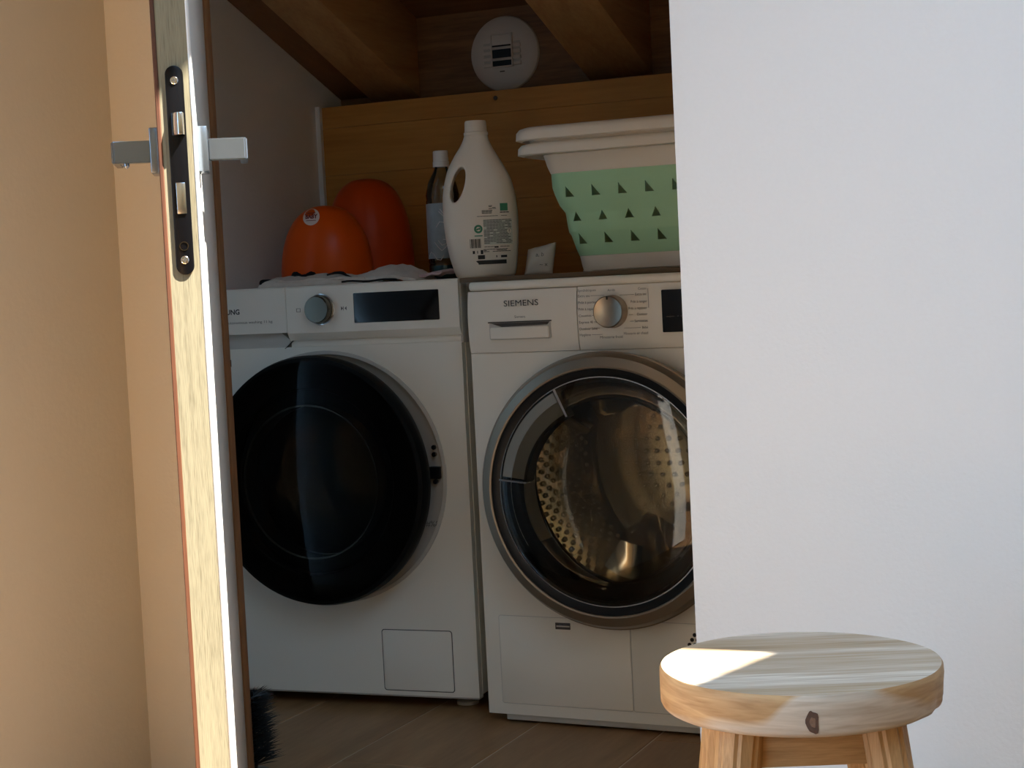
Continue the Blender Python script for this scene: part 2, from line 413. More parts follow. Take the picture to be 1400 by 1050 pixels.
# front wall: right part, header, left strip (one wall with a doorway)
bm = bmesh.new()
add_box(bm, OPR, XR + .1, YF, YF + WT, 0, ZC)
add_box(bm, XL - .6, OPL, YF, YF + .012, 0, ZC)
add_box(bm, OPL, OPR, YF, YF + WT, OPH, ZC)
struct(from_bm('wall_front', bm, 'plaster'))
side = [(YB - .1, 0), (YF, 0), (YF, deck_z(YF) + .01), (YB - .1, deck_z(YB - .1) + .01)]
bm = bmesh.new()
def left_piece(pts): add_prism(bm, pts, XL - .1, XL, 'x')
left_piece([(YB - .1, 0), (YF, 0), (YF, LWZ0), (YB - .1, LWZ0)])
left_piece([(YB - .1, LWZ0), (LWY0, LWZ0), (LWY0, deck_z(LWY0) + .01), (YB - .1, deck_z(YB - .1) + .01)])
left_piece([(LWY1, LWZ0), (YF, LWZ0), (YF, deck_z(YF) + .01), (LWY1, deck_z(LWY1) + .01)])
left_piece([(LWY0, LWZ1), (LWY1, LWZ1), (LWY1, deck_z(LWY1) + .01), (LWY0, deck_z(LWY0) + .01)])
struct(from_bm('wall_left', bm, 'plaster_cream'))

struct(prism('wall_right', side, XR, XR + .1, 'pine_wall', axis='x'))
bm = bmesh.new()
add_box(bm, XL, XR, YB - .1, YB, 0, deck_z(YB))
struct(from_bm('wall_rear', bm, 'pine_wall'))
bm = bmesh.new()
def roof_piece(x0, x1, y0, y1): add_prism(bm, [(y0, deck_z(y0)), (y1, deck_z(y1)), (y1, deck_z(y1) + .06), (y0, deck_z(y0) + .06)], x0, x1, 'x')
YE = YF + WT
YM = .30
roof_piece(XL - .1, SKX0, YM, YE); roof_piece(SKX1, XR + .1, YM, YE); roof_piece(SKX0, SKX1, YM, SKY0); roof_piece(SKX0, SKX1, SKY1, YE)
roof_piece(XL - .1, S2X0, YB - .1, YM); roof_piece(S2X1, XR + .1, YB - .1, YM); roof_piece(S2X0, S2X1, YB - .1, S2Y0); roof_piece(S2X0, S2X1, S2Y1, YM)
struct(from_bm('ceiling', bm, 'pine_wall'))
# closet shell
struct(box('wall_inner_left', IXL - .08, IXL, YF + WT, IYB + .1, 0, 2.1, 'plaster'))
struct(box('wall_inner_right', IXR, IXR + .08, YF + WT, IYB + .1, 0, 2.1, 'plaster'))
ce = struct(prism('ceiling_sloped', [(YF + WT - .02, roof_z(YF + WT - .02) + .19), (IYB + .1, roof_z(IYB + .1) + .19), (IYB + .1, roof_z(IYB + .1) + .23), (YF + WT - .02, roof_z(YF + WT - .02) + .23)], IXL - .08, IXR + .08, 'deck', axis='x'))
def rafter(x0, x1, mat, drop=0.0):
    y0, y1 = YF + WT, IYB
    return prism('rafter', [(y0, roof_z(y0) - drop), (y1, roof_z(y1) - drop), (y1, roof_z(y1) + .195), (y0, roof_z(y0) + .195)], x0, x1, mat, ce, axis='x', bevel=.003)
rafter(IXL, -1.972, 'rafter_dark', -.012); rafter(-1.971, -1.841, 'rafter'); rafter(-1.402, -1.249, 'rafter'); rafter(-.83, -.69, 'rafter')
# back: rough board with the vent behind, honey planks in front
wb = struct(box('wall_inner_back', IXL, IXR, IYB, IYB + .06, 0, 1.60, 'rough_board'))
zb = [.30, .52, .72, .90, 1.03, 1.115, 1.228, 1.279]
for a, b_ in zip([.0] + zb, zb):
    box('plank', IXL + .012, IXR, 3.546, 3.546 + .055, a + .0002, b_ - .0002, 'plank', wb, bevel=.0005, seg=1)
struct(box('trim_1', IXL, IXL + .012, 3.535, 3.60, 0, 1.281, 'plaster'))
bm = bmesh.new(); add_lathe(bm, [(0, .001), (.005, .001), (.006, -.004)], 16, FRONT(-1.59, 1.262, 3.546)); from_bm('nail_hole', bm, 'groove', wb)
# hinge-side frame of the doorway
bm = bmesh.new(); add_box(bm, OPL - .03, OPL + .008, YF + .0005, YF + .016, 0, OPH, .002)
struct(from_bm('trim_2', bm, 'frame_wood', None, True, 40))

# ================================================================ the open door
DX = .764
dang = math.atan2(2.240 - 1.596, -1.4965 + 1.085)
door = thing('door_1', 'open white door seen edge on with pale oak edge', None, (-1.085, 1.596, 0), dang, kind='structure')
T = .042
box('door_core', .001, DX, .0025, T - .0025, .008, OPH - .01, 'door_edge', door, bevel=.0006, seg=1)
box('face_panel', 0, DX, 0, .0045, .008, OPH - .01, 'door_white', door, bevel=.0022, seg=3)
box('back_panel', .004, DX, T - .0045, T, .008, OPH - .01, 'door_white', door, bevel=.001, seg=1)
box('edge_lipping', -.0004, .006, T - .0042, T + .0008, .008, OPH - .01, 'door_lip', door, bevel=.001, seg=1)
def stad(y0, y1, z0, z1, r, seg=8): return rr_pts(y0, y1, z0, z1, r, seg)
fp = prism('faceplate', stad(.0105, .0305, .864, 1.097, .0099), -.0022, .003, 'black_coat', door, axis='x', bevel=.0006)
for z, rr in ((1.0805, .0044), (.8805, .0046)):
    MX = Matrix(((0, 0, -1, -.0022), (1, 0, 0, .0205), (0, 1, 0, z), (0, 0, 0, 1)))
    s = lathe('screw', [(rr, -.001), (rr, .0006), (rr * .8, .0014), (0, .0016)], 'chrome', fp, 20, MX)
    bm = bmesh.new(); add_box(bm, -.0042, -.0036, .0205 - .0028, .0205 + .0028, z - .0005, z + .0005); add_box(bm, -.0042, -.0036, .0205 - .0005, .0205 + .0005, z - .0028, z + .0028)
    from_bm('screw_slot', bm, 'groove', fp)
prism('latch_bolt', [(-.0022, .0115), (-.0135, .0135), (-.0135, .019), (-.0022, .0265)], 1.0195, 1.0445, 'chrome', fp, axis='z', bevel=.0008)
box('dead_bolt', -.0042, .0, .0150, .0255, .932, .967, 'chrome', fp, bevel=.0007)
bm = bmesh.new(); add_lathe(bm, [(.0052, 0), (.0052, .0008), (.0042, .0008), (.0042, 0)], 20, Matrix(((0, 0, -1, -.0022), (1, 0, 0, .0205), (0, 1, 0, .896), (0, 0, 0, 1)))); from_bm('stamped_ring', bm, 'knob_dark', fp)
text('stamped_lettering', 'S', 0, 0, 0, .001, 'knob_dark', fp) if False else None
for side in (-1, 1):
    def Y(a, b): return (min(a, b), max(a, b))
    base = 0 if side < 0 else T
    y0, y1 = Y(base, base + side * .0115)
    ro = box('rosette', .030, .082, y0, y1, .981, 1.0325, 'handle_metal', door, bevel=.0012)
    bm = bmesh.new()
    y0, y1 = Y(base + side * .0115, base + side * .056)
    # rectangular lever: neck out of the rosette, grip turning towards the hinge
    P = [(.046, base + side * .0115), (.046, base + side * .0535), (.0485, base + side * .056), (.116, base + side * .056), (.118, base + side * .054), (.118, base + side * .047), (.060, base + side * .047), (.060, base + side * .0115)]
    add_prism(bm, P, .9945, 1.0195, 'z')
    bmesh.ops.recalc_face_normals(bm, faces=bm.faces)
    bmesh.ops.bevel(bm, geom=[e for e in bm.edges if e.calc_face_angle(0) > .3], offset=.0012, segments=2, affect='EDGES')
    from_bm('lever_handle', bm, 'handle_metal', door, True, 35)
    if side > 0:
        lathe('set_screw', [(.0035, 0), (.0035, -.003), (.001, -.006), (0, -.006)], 'handle_metal', door, 14, Matrix.Translation((.053, base + side * .040, .9945)))

# ================================================================ washing machine (local x right, y into depth, z up; front at y = 0)
SO = (-2.01585, 2.90582, 0)
SB = .0266
wm = thing('washing_machine', 'white washing machine with black round glass door, left of the dryer', 'washing machine', SO, .062)
W, HT, DP = .60, .825 + SB, .53
def wb_(name, u0, u1, v0, v1, y0, y1, mat, parent=wm, bevel=.002): return box(name, u0, u1, y0, y1, v0 + SB, v1 + SB, mat, parent, bevel)
# case: sides, top, back, bottom
bm = bmesh.new()
add_box(bm, .004, .012, .02, DP, SB + .004, HT - .018); add_box(bm, W - .006, W + .001, .018, DP, SB + .004, HT - .018)
add_box(bm, .004, W, DP - .008, DP, SB + .004, HT - .018); add_box(bm, .004, W, .02, DP, SB + .004, SB + .012)
from_bm('case', bm, 'white_metal', wm)
wb_('top_panel', .0, W + .002, .807, .825, .018, DP + .005, 'white_metal', bevel=.004)
cu_, cv_, R_ = .300, .439 + SB, .252
bm = bmesh.new(); add_plate_hole(bm, .0, W, SB, .703 + SB, cu_, cv_, R_ - .004, 0, .02)
fpn = from_bm('front_panel', bm, 'white_metal', wm)
wb_('bottom_lip', .002, W - .001, -.004, .001, .002, .025, 'grey_plastic', bevel=.0015)
# control panel, slightly proud with a chamfered lower edge
bm = bmesh.new(); add_prism(bm, [(-.010, .731 + SB), (-.010, .822 + SB), (-.007, .825 + SB), (.018, .825 + SB), (.018, .716 + SB), (-.001, .716 + SB)], .228, W + .002, 'x')
cp = from_bm('control_panel', bm, 'white_plastic', wm)
bm = bmesh.new(); add_prism(bm, [(-.010, .733 + SB), (-.010, .822 + SB), (-.007, .825 + SB), (.018, .825 + SB), (.018, .733 + SB)], .002, .2268, 'x')
dr = from_bm('detergent_drawer', bm, 'white_plastic', wm)
prism('finger_recess', [(.002, .700 + SB), (.002, .733 + SB), (.206, .733 + SB), (.228, .716 + SB), (.228, .716 + SB), (.214, .700 + SB)], .004, .018, 'grey_plastic', wm)
bm = bmesh.new(); add_prism(bm, [(.2145, .7005 + SB), (.236, .7185 + SB), (.2375, .7185 + SB), (.216, .7005 + SB)], -.0015, .004); from_bm('recess_edge', bm, 'groove', wm)
wb_('panel_strip', .228, W + .001, .703, .717, .003, .02, 'white_plastic', bevel=.001)
wb_('side_edge_trim', W - .001, W + .004, .70, .825, .0, .03, 'grey_plastic', bevel=.0015)
dp_ = rrect('display', .378, .561, .747 + SB, .806 + SB, .002, -.0112, -.006, 'screen', cp, .0004)
kn = lathe('program_knob', [(.0295, 0), (.0295, .003), (.0272, .004), (.0268, .020), (.0250, .0225), (0, .0228)], 'knob_dark', cp, 48, FRONT(.305, .777 + SB, -.0098))
lathe('knob_ring', [(.0312, 0), (.0312, .0015), (.0294, .0022), (.0294, 0)], 'chrome', kn, 48, FRONT(.305, .777 + SB, -.0098))
bm = bmesh.new()
for a, b_ in ((quad(.2505, .2515, .7735, .7805), 0), (quad(.2585, .2595, .7735, .7805), 0), (quad(.2505, .2595, .7800, .7808), 0), (quad(.2505, .2595, .7732, .774), 0), ([(.350, .773), (.354, .777), (.350, .781)], 0), ([(.362, .773), (.358, .777), (.362, .781)], 0), (quad(.3545, .3555, .773, .781), 0)):
    add_prism(bm, [(x, z + SB) for x, z in a], -.0104, -.0098)
from_bm('panel_symbols', bm, 'print_grey', cp)['kind'] = 'stuff'
text('lettering', 'SAMSUNG', .056, .7785 + SB, -.0104, .0142, 'print', dr, width=.065, bold=.0004)
text('small_lettering', 'autonomous washing 11 kg', .089, .757 + SB, -.0104, .0075, 'print_grey', dr, width=.106)
text('lettering', 'AI', .0765, .674 + SB, -.0006, .019, 'print', fpn, width=.014, bold=.0006)
# porthole flange, latch, rubber seal, drum
fg = lathe('porthole_flange', [(R_ + .003, .0), (R_ + .003, .003), (R_ - .004, .0035), (R_ - .006, -.006), (.206, -.016), (.200, -.024), (.196, -.03)], 'grey_plastic', wm, 96, FRONT(cu_, cv_, 0))
lt = rrect('latch_plate', .516, .540, .434 + SB, .458 + SB, .002, -.0008, .014, 'dark_plastic', fg)
for u, v, mt in ((.528, .496, 'dark_plastic'), (.528, .482, 'knob_dark'), (.528, .428, 'dark_plastic')):
    lathe('screw', [(.0048, -.008), (.0048, .0016), (.002, .0024), (0, .0024)], mt, fg, 16, FRONT(u, v + SB, .004))
text('care_print', '#%&', .505, .345 + SB, -.001, .016, 'print_grey', fg)
lathe('door_seal', [(.198, -.022), (.190, -.018), (.178, -.03), (.176, -.07), (.168, -.075), (.19, -.09)], 'rubber', wm, 72, FRONT(cu_, cv_, 0))
drm = lathe('drum', [(.185, -.085), (.235, -.10), (.24, -.12), (.24, -.44), (.22, -.46), (.02, -.47), (0, -.47)], 'drum_dark', wm, 72, FRONT(cu_, cv_, 0))
for k in range(3):
    a = k * 2 * PI / 3 + .5
    bm = bmesh.new(); add_prism(bm, [(-.035, -.238), (-.012, -.185), (.012, -.185), (.035, -.238)], .14, .43)
    bmesh.ops.rotate(bm, cent=(0, 0, 0), matrix=Matrix.Rotation(a, 3, 'Y'), verts=bm.verts); bmesh.ops.translate(bm, vec=(cu_, 0, cv_), verts=bm.verts)
    from_bm('drum_paddle', bm, 'drum_dark', drm)
bm = bmesh.new()
for i in range(9):
    for j in range(44):
        a = (j + .5 * (i % 2)) * 2 * PI / 44; y = .15 + i * .03
        mt = Matrix.Translation((cu_, y, cv_)) @ Matrix.Rotation(-a, 4, 'Y') @ Matrix.Translation((.239, 0, 0)) @ Matrix.Rotation(-PI / 2, 4, 'Y')
        add_lathe(bm, [(.005, 0), (.0035, .003), (0, .0035)], 8, mt)
o = from_bm('drum_dimples', bm, 'drum', drm, True); o['kind'] = 'stuff'
# door, ajar: hinged on the left
HX, HY, DA = .050, -.012, math.radians(4.0)
DR = Matrix.Translation((HX, HY, 0)) @ Matrix.Rotation(-DA, 4, 'Z') @ Matrix.Translation((-HX, -HY, 0))
DF = DR @ FRONT(.300, .439 + SB, -.012)
RD = .249
dw = lathe('door', [(.150, .0), (.20, -.004), (RD - .008, .002), (RD - .002, .012), (RD, .030), (RD - .004, .043), (RD - .012, .0465), (.186, .050), (.183, .046), (.183, .02), (.150, .01)], 'door_black', wm, 96, DF, closed=True)
lathe('door_glass', [(RD - .0115, .047), (.20, .0525), (.12, .058), (.06, .0605), (0, .061)], 'black_glass', dw, 96, DF)
lathe('glass_bowl', [(.183, .03), (.172, .0), (.160, -.05), (.150, -.085), (.12, -.105), (.06, -.115), (0, -.117)], 'black_glass', dw, 72, DF)
lathe('inner_ring', [(.1535, .049), (.1535, .0515), (.1500, .0515), (.1500, .049)], 'knob_dark', dw, 72, DF, closed=True)
bm = bmesh.new()
bm.free()
for z0_, z1_ in ((.32, .37), (.51, .56)): box('hinge', .035, .075, -.03, .004, z0_ + SB, z1_ + SB, 'dark_plastic', wm, .004)
# filter flap
fo = rrect('flap_gap', .3955, .5485, .0085 + SB, .1325 + SB, .006, -.0004, .004, 'groove', wm)
rrect('filter_flap', .397, .547, .010 + SB, .131 + SB, .005, -.0012, .004, 'white_plastic', wm, .0006)
for (u, d) in ((.05, .06), (.55, .06), (.05, .47), (.55, .47)):
    lathe('foot', [(.022, 0), (.022, .006), (.010, .010), (.010, SB + .006), (0, SB + .006)], 'grey_plastic' if u > .3 and d < .1 else 'dark_plastic', wm, 20, Matrix.Translation((u, d, 0)))

# ================================================================ tumble dryer
DO = (-1.368, 2.881, 0); DB = .017
td = thing('tumble_dryer', 'white tumble dryer with silver-ringed clear glass door, right of the washer', 'dryer', DO, -.03)
W, HT, DP = .598, .825 + DB, .58
def db_(name, u0, u1, v0, v1, y0, y1, mat, parent=td, bevel=.002): return box(name, u0, u1, y0, y1, v0 + DB, v1 + DB, mat, parent, bevel)
bm = bmesh.new()
add_box(bm, .0, .008, .02, DP, DB + .01, HT - .018); add_box(bm, W - .008, W, .02, DP, DB + .01, HT - .018)
add_box(bm, 0, W, DP - .008, DP, DB + .01, HT - .018); add_box(bm, 0, W, .02, DP, DB + .008, DB + .016)
from_bm('case', bm, 'white_metal', td)
bm = bmesh.new(); add_box(bm, .002, W - .002, -.004, DP, .808 + DB, .825 + DB, .006, 3); from_bm('top_panel', bm, 'white_metal', td, True, 45)
cu_, cv_ = .288, .437 + DB
bm = bmesh.new(); add_plate_hole(bm, 0, W, DB, .690 + DB, cu_, cv_, .205, 0, .02)
dfp = from_bm('front_panel', bm, 'white_metal', td)
db_('plinth', .035, W - .01, -.012, .002, .004, .03, 'grey_plastic')
# control fascia: bowed forward
def fascia(name, u0, u1, v0, v1, mat='white_plastic'):
    N = 10; pts = []
    for i in range(N + 1):
        v = v0 + (v1 - v0) * i / N; t = (v - .691) / .117
        pts.append((-.002 - .007 * math.sin(max(0, min(1, t)) * PI) ** .7, v + DB))
    pts += [(.02, v1 + DB), (.02, v0 + DB)]
    bm = bmesh.new(); add_prism(bm, pts, u0, u1, 'x')
    return from_bm(name, bm, mat, td, True, 40)
fa = fascia('control_panel', .2268, W - .001, .691, .8075)
dw_ = fascia('water_drawer', .001, .2252, .691, .8068)
FY = -.0095
hd = rrect('grip_recess', .046, .172, .715 + DB, .7475 + DB, .004, FY - .0004, -.004, 'grey_plastic', dw_)
bm = bmesh.new(); add_prism(bm, [(.044, .7468 + DB), (.044, .7490 + DB), (.174, .7490 + DB), (.174, .7468 + DB)], FY - .0018, -.004); from_bm('grip_top_edge', bm, 'groove', hd)
prism('grip_scoop', [(.050, .7462 + DB), (.170, .7462 + DB), (.166, .741 + DB), (.072, .739 + DB), (.060, .743 + DB)], FY - .0012, -.004, 'groove', hd)
rrect('grip_lip', .0485, .1695, .7165 + DB, .7385 + DB, .003, FY - .004, FY, 'white_plastic', hd, .0015)
text('lettering', 'SIEMENS', .0775, .782 + DB, FY - .0004, .0158, 'print', dw_, width=.071)
text('small_lettering', 'Siemens', .099, .757 + DB, FY - .0004, .0068, 'print_grey', dw_, width=.022)
kx, kz = .296, .760 + DB
dk = lathe('program_knob', [(.0300, 0), (.0298, .002), (.0292, .004), (.0290, .022), (.0272, .0245), (.0262, .0238), (0, .0226)], 'knob_metal', fa, 64, FRONT(kx, kz, FY + .001))
rrect('knob_pointer', kx - .0012, kx + .0012, kz + .022, kz + .028, .0006, FY - .0250, FY - .0225, 'print', dk)
rrect('display', .392, .560, .719 + DB, .795 + DB, .002, FY - .0012, -.003, 'screen', fa, .0004)
text('display_legend', '--:--  - -', .400, .748 + DB, FY - .0016, .010, 'print_grey', fa)
TXL = [('Synthétiques', .800, .046), ('Extra sec', .790, .030), ('Prêt à porter', .778, .046), ('Prêt à repasser', .766, .050), ('Couettes', .754, .032), ('Express 40 min', .742, .050), ('Outdoor laine', .730, .046), ('Hygiène', .719, .028)]
TXR = [('Coton', .799, .020), ('Extra sec', .789, .028), ('Prêt à ranger', .776, .040), ('Prêt à repasser', .764, .046), ('Outdoor', .753, .026), ('Serviettes', .741, .032), ('Bébé', .729, .014), ('Minuterie air chaud', .719, .060)]
for s_, v, w_ in TXL:
    text('program_lettering', s_, .2295, v + DB, FY - .0006, .0066, 'print_grey', fa, width=w_ * .78)
for s_, v, w_ in TXR:
    text('program_lettering', s_, .3640, v + DB, FY - .0006, .0066, 'print_grey', fa, width=w_ * .78, align='RIGHT')
text('program_lettering', 'Arrêt', .296, .7985 + DB, FY - .0006, .0066, 'print_grey', fa, align='CENTER')
text('program_lettering', 'Minuterie froid', .292, .7135 + DB, FY - .0006, .0066, 'print_grey', fa, width=.044, align='CENTER')
bm = bmesh.new()
for (a, b_, v) in ((.255, .282, .790), (.266, .270, .778), (.256, .266, .754), (.258, .270, .730), (.254, .275, .719), (.312, .340, .789), (.328, .336, .753), (.330, .337, .741), (.318, .350, .729)):
    add_box(bm, a, b_, FY - .0007, FY - .0003, v + DB - .0003, v + DB + .0003)
add_box(bm, .3665, .3671, FY - .0007, FY - .0003, .764 + DB, .799 + DB); add_box(bm, .2275, .2281, FY - .0007, FY - .0003, .766 + DB, .800 + DB)
from_bm('program_lines', bm, 'print_grey', fa)['kind'] = 'stuff'
# door
PR = .072
F = FRONT(cu_, cv_, 0)
rg = lathe('door_ring', [(.236, .0), (.247, .004), (.2505, .018), (.2525, .042), (.250, .056), (.244, .066), (.228, PR), (.2245, PR - .001), (.2235, PR - .006), (.2235, .02), (.236, .01)], 'silver', td, 128, F, closed=True)
lathe('ring_bead', [(.2500, .0475), (.2535, .049), (.2500, .0505)], 'silver', rg, 128, F, closed=True)
br = lathe('black_door_ring', [(.2235, PR - .003), (.2225, PR - .003), (.2095, PR - .008), (.2085, PR - .012), (.2035, PR - .013), (.199, PR - .018), (.199, PR - .026), (.2235, PR - .026)], 'dark_plastic', td, 128, F, closed=True)
lathe('chrome_bead', [(.2090, PR - .0092), (.2090, PR - .0068), (.2072, PR - .0068), (.2072, PR - .0092)], 'chrome', br, 128, F, closed=True)
dg_ = lathe('door_glass', [(.2065, PR - .009), (.18, PR - .003), (.12, PR + .003), (.06, PR + .005), (0, PR + .0055)], 'dryer_glass', td, 96, F)
lathe('glass_bowl', [(.199, PR - .016), (.196, .04), (.190, .015), (.180, -.010), (.150, -.030), (.09, -.040), (0, -.043)], 'bowl_glass', td, 96, F)
# curved grip recess in the upper left of the door
def arc(name, r0_, r1_, h0, h1, a0, a1, mat, parent, seg=24):
    bm = bmesh.new(); add_lathe(bm, [(r0_, h0), (r1_, h0), (r1_, h1), (r0_, h1)], seg, F, True, math.radians(a0), math.radians(a1))
    return from_bm(name, bm, mat, parent, True, 35)
gp = arc('door_grip', .158, .203, PR - .030, PR - .004, 117, 172, 'handle_glass', td)
arc('grip_inner_edge', .150, .158, PR - .034, PR + .001, 116, 173, 'chrome', gp) if False else arc('grip_inner_edge', .152, .158, PR - .034, PR - .001, 115, 173, 'dark_plastic', gp)
arc('grip_end', .152, .207, PR - .03, PR + .002, 114.2, 115.6, 'chrome', gp, 3)
arc('grip_end', .152, .207, PR - .03, PR + .002, 173.2, 174.2, 'chrome', gp, 3)
# drum behind the glass
fgl = lathe('porthole_flange', [(.203, .046), (.203, .0), (.201, -.03), (.200, -.075), (.215, -.08)], 'dark_plastic', td, 96, F)
arc('painted_reflection', .1965, .2005, -.062, .044, 170, 212, 'white_plastic', fgl)  # added white arc, stands in for the pale reflection in the door glass
dd = lathe('drum', [(.205, -.078), (.262, -.085), (.270, -.10), (.270, -.50), (.262, -.515), (.20, -.52), (.05, -.53), (0, -.53)], 'drum', td, 96, FRONT(cu_ + .004, cv_ + .01, 0))
for k in range(3):
    a = k * 2 * PI / 3 + .30
    bm = bmesh.new(); N = 14; A = []
    for i in range(N + 1):
        t = i / N; y = .11 + .39 * t; sw = .055 * math.sin(t * 2 * PI); hgt = .115 + .02 * math.cos(t * 3 * PI)
        A.append([bm.verts.new(p) for p in ((-.06 + sw, y, -.269), (-.03 + sw, y, -.269 + hgt * .55), (-.01 + sw, y, -.269 + hgt), (.012 + sw, y, -.269 + hgt), (.034 + sw, y, -.269 + hgt * .5), (.06 + sw, y, -.269))])
    for P, Q in zip(A, A[1:]):
        for i in range(5): bm.faces.new((P[i], P[i + 1], Q[i + 1], Q[i]))
    bm.faces.new(A[0]); bm.faces.new(A[-1][::-1])
    bmesh.ops.rotate(bm, cent=(0, 0, 0), matrix=Matrix.Rotation(a, 3, 'Y'), verts=bm.verts); bmesh.ops.translate(bm, vec=(cu_ + .004, 0, cv_ + .01), verts=bm.verts)
    from_bm('drum_paddle', bm, 'drum', dd, True, 60)
bm = bmesh.new()
for i in range(15):
    for j in range(70):
        a = (j + .5 * (i % 2)) * 2 * PI / 70; y = .12 + i * .025
        mt = Matrix.Translation((cu_ + .004, y, cv_ + .01)) @ Matrix.Rotation(-a, 4, 'Y') @ Matrix.Translation((.269, 0, 0)) @ Matrix.Rotation(-PI / 2, 4, 'Y')
        add_lathe(bm, [(.0055, 0), (.004, .003), (0, .0036)], 8, mt)
for i in range(9):
    n = 6 + i * 6
    for j in range(n):
        a = j * 2 * PI / n; r = .03 + i * .024
        add_lathe(bm, [(.0055, 0), (.004, .003), (0, .0036)], 8, Matrix.Translation((cu_ + .004 + r * math.cos(a), .523, cv_ + .01 + r * math.sin(a))) @ Matrix.Rotation(PI / 2, 4, 'X'))
o = from_bm('drum_dimples', bm, 'drum', dd, True); o['kind'] = 'stuff'
# service panels below the door
for nm, u0, u1 in (('filter_flap', .031, .2982), ('vent_panel', .3002, .567)):
    rrect('flap_gap', u0 - .001, u1 + .001, .021 + DB, .191 + DB, .005, -.0004, .003, 'grey_plastic', td)
    vp = rrect(nm, u0, u1, .022 + DB, .190 + DB, .004, -.0014, .003, 'white_metal', td, .0007)
    if nm == 'filter_flap':
        rrect('latch_window', .149, .1795, .1690 + DB, .1815 + DB, .001, -.0022, 0, 'groove', vp)
        box('latch_bar', .1515, .178, -.003, -.001, .1738 + DB, .1762 + DB, 'grey_plastic', vp)
        box('latch_bar', .157, .178, -.003, -.001, .1775 + DB, .1795 + DB, 'handle_metal', vp)
bm = bmesh.new(); cx_, cz_ = .482, .107 + DB
for i in range(-9, 10):
    for j in range(-9, 10):
        u = cx_ + (i + .5 * (j % 2)) * .0105; v = cz_ + j * .0091
        if math.hypot(u - cx_, v - cz_) < .088 and v < .186 + DB and v > .03 + DB and u < .56:
            add_lathe(bm, [(.0038, -.001), (.0038, .0021), (0, .0021)], 10, FRONT(u, v, 0))
o = from_bm('vent_holes', bm, 'dark_plastic', vp); o['kind'] = 'stuff'
for (u, d) in ((.05, .05), (.548, .05), (.05, .52), (.548, .52)):
    lathe('foot', [(.022, 0), (.022, .006), (.012, .009), (.012, DB + .01), (0, DB + .01)], 'dark_plastic', td, 20, Matrix.Translation((u, d, 0)))

# ================================================================ things on top of the machines
ZD = DB + .825; ZS = SB + .825
# thin brown board resting on the dryer and level with the washer
cb = tag(box('counter_board', -1.402, -.800, 2.915, 3.44, ZD + .0004, ZS, 'counter', None, .0012), 'thin dark brown wooden board lying on top of the dryer', 'board')

# ---- detergent bottle
det = thing('detergent_bottle', 'white liquid detergent bottle with handle hole and green-black label', 'bottle', (-1.430, 3.09, ZS), .38)
prof = [(0, .048, .052, .036), (.004, .045, .055, .040), (.02, .040, .062, .043), (.06, .028, .071, .045), (.10, .0, .0, 0)]
# outline in the x/z plane: z, left x, right x, half depth
OUT = [(0, -.052, .060, .030), (.004, -.056, .064, .035), (.015, -.060, .067, .038), (.045, -.068, .071, .040), (.085, -.074, .074, .041), (.125, -.0765, .0745, .041), (.165, -.0755, .071, .040), (.195, -.070, .064, .037), (.220, -.062, .052, .034), (.245, -.048, .038, .030), (.268, -.033, .026, .025), (.285, -.026, .021, .0215), (.291, -.024, .0195, .020)]
bm = bmesh.new(); NS = 40; rings = []
def cat(a, b, c, d, t): return .5 * ((2 * b) + (-a + c) * t + (2 * a - 5 * b + 4 * c - d) * t * t + (-a + 3 * b - 3 * c + d) * t ** 3)
fine = []
for i in range(len(OUT) - 1):
    p = [OUT[max(0, min(len(OUT) - 1, i + k))] for k in (-1, 0, 1, 2)]
    for s in range(4): fine.append([p[1][0] + (p[2][0] - p[1][0]) * s / 4] + [cat(p[0][q], p[1][q], p[2][q], p[3][q], s / 4) for q in (1, 2, 3)])
fine.append(list(OUT[-1]))
for z, xl, xr, d in fine:
    c, a = (xl + xr) / 2, (xr - xl) / 2
    ring = []
    for k in range(NS):
        th = 2 * PI * k / NS; cx_, sx_ = math.cos(th), math.sin(th); e = 2 / 2.5
        ring.append(bm.verts.new((c + a * math.copysign(abs(cx_) ** e, cx_), d * math.copysign(abs(sx_) ** e, sx_), z)))
    rings.append(ring)
for A, B in zip(rings, rings[1:]):
    for k in range(NS): bm.faces.new((A[k], A[(k + 1) % NS], B[(k + 1) % NS], B[k]))
bm.faces.new(rings[0][::-1]); bm.faces.new(rings[-1])
db = from_bm('bottle_body', bm, 'det_white', det, True)
bm = bmesh.new(); hp = []
for k in range(32):
    th = 2 * PI * k / 32; a, b_ = .0130 * math.cos(th), .0365 * math.sin(th)
    hp.append((-.0415 + a * math.cos(-.30) - b_ * math.sin(-.30), .186 + a * math.sin(-.30) + b_ * math.cos(-.30)))
add_prism(bm, hp, -.1, .1); cut = from_bm('cutter', bm, None, det)
md = db.modifiers.new('b', 'BOOLEAN'); md.object = cut; md.operation = 'DIFFERENCE'; md.solver = 'EXACT'
rm = db.modifiers.new('r', 'REMESH'); rm.mode = 'VOXEL'; rm.voxel_size = .0022
sm = db.modifiers.new('s', 'SMOOTH'); sm.iterations = 9; sm.factor = .5
bake(db); bpy.data.objects.remove(cut)
DC = (-.00225, 0)
lathe('bottle_cap', [(.0235, .284), (.0245, .286), (.0245, .290), (.0225, .292), (.0218, .310), (.0205, .3135), (0, .314)], 'det_white', det, 40, Matrix.Translation((DC[0], 0, 0)))
bv = bvh_of(db)
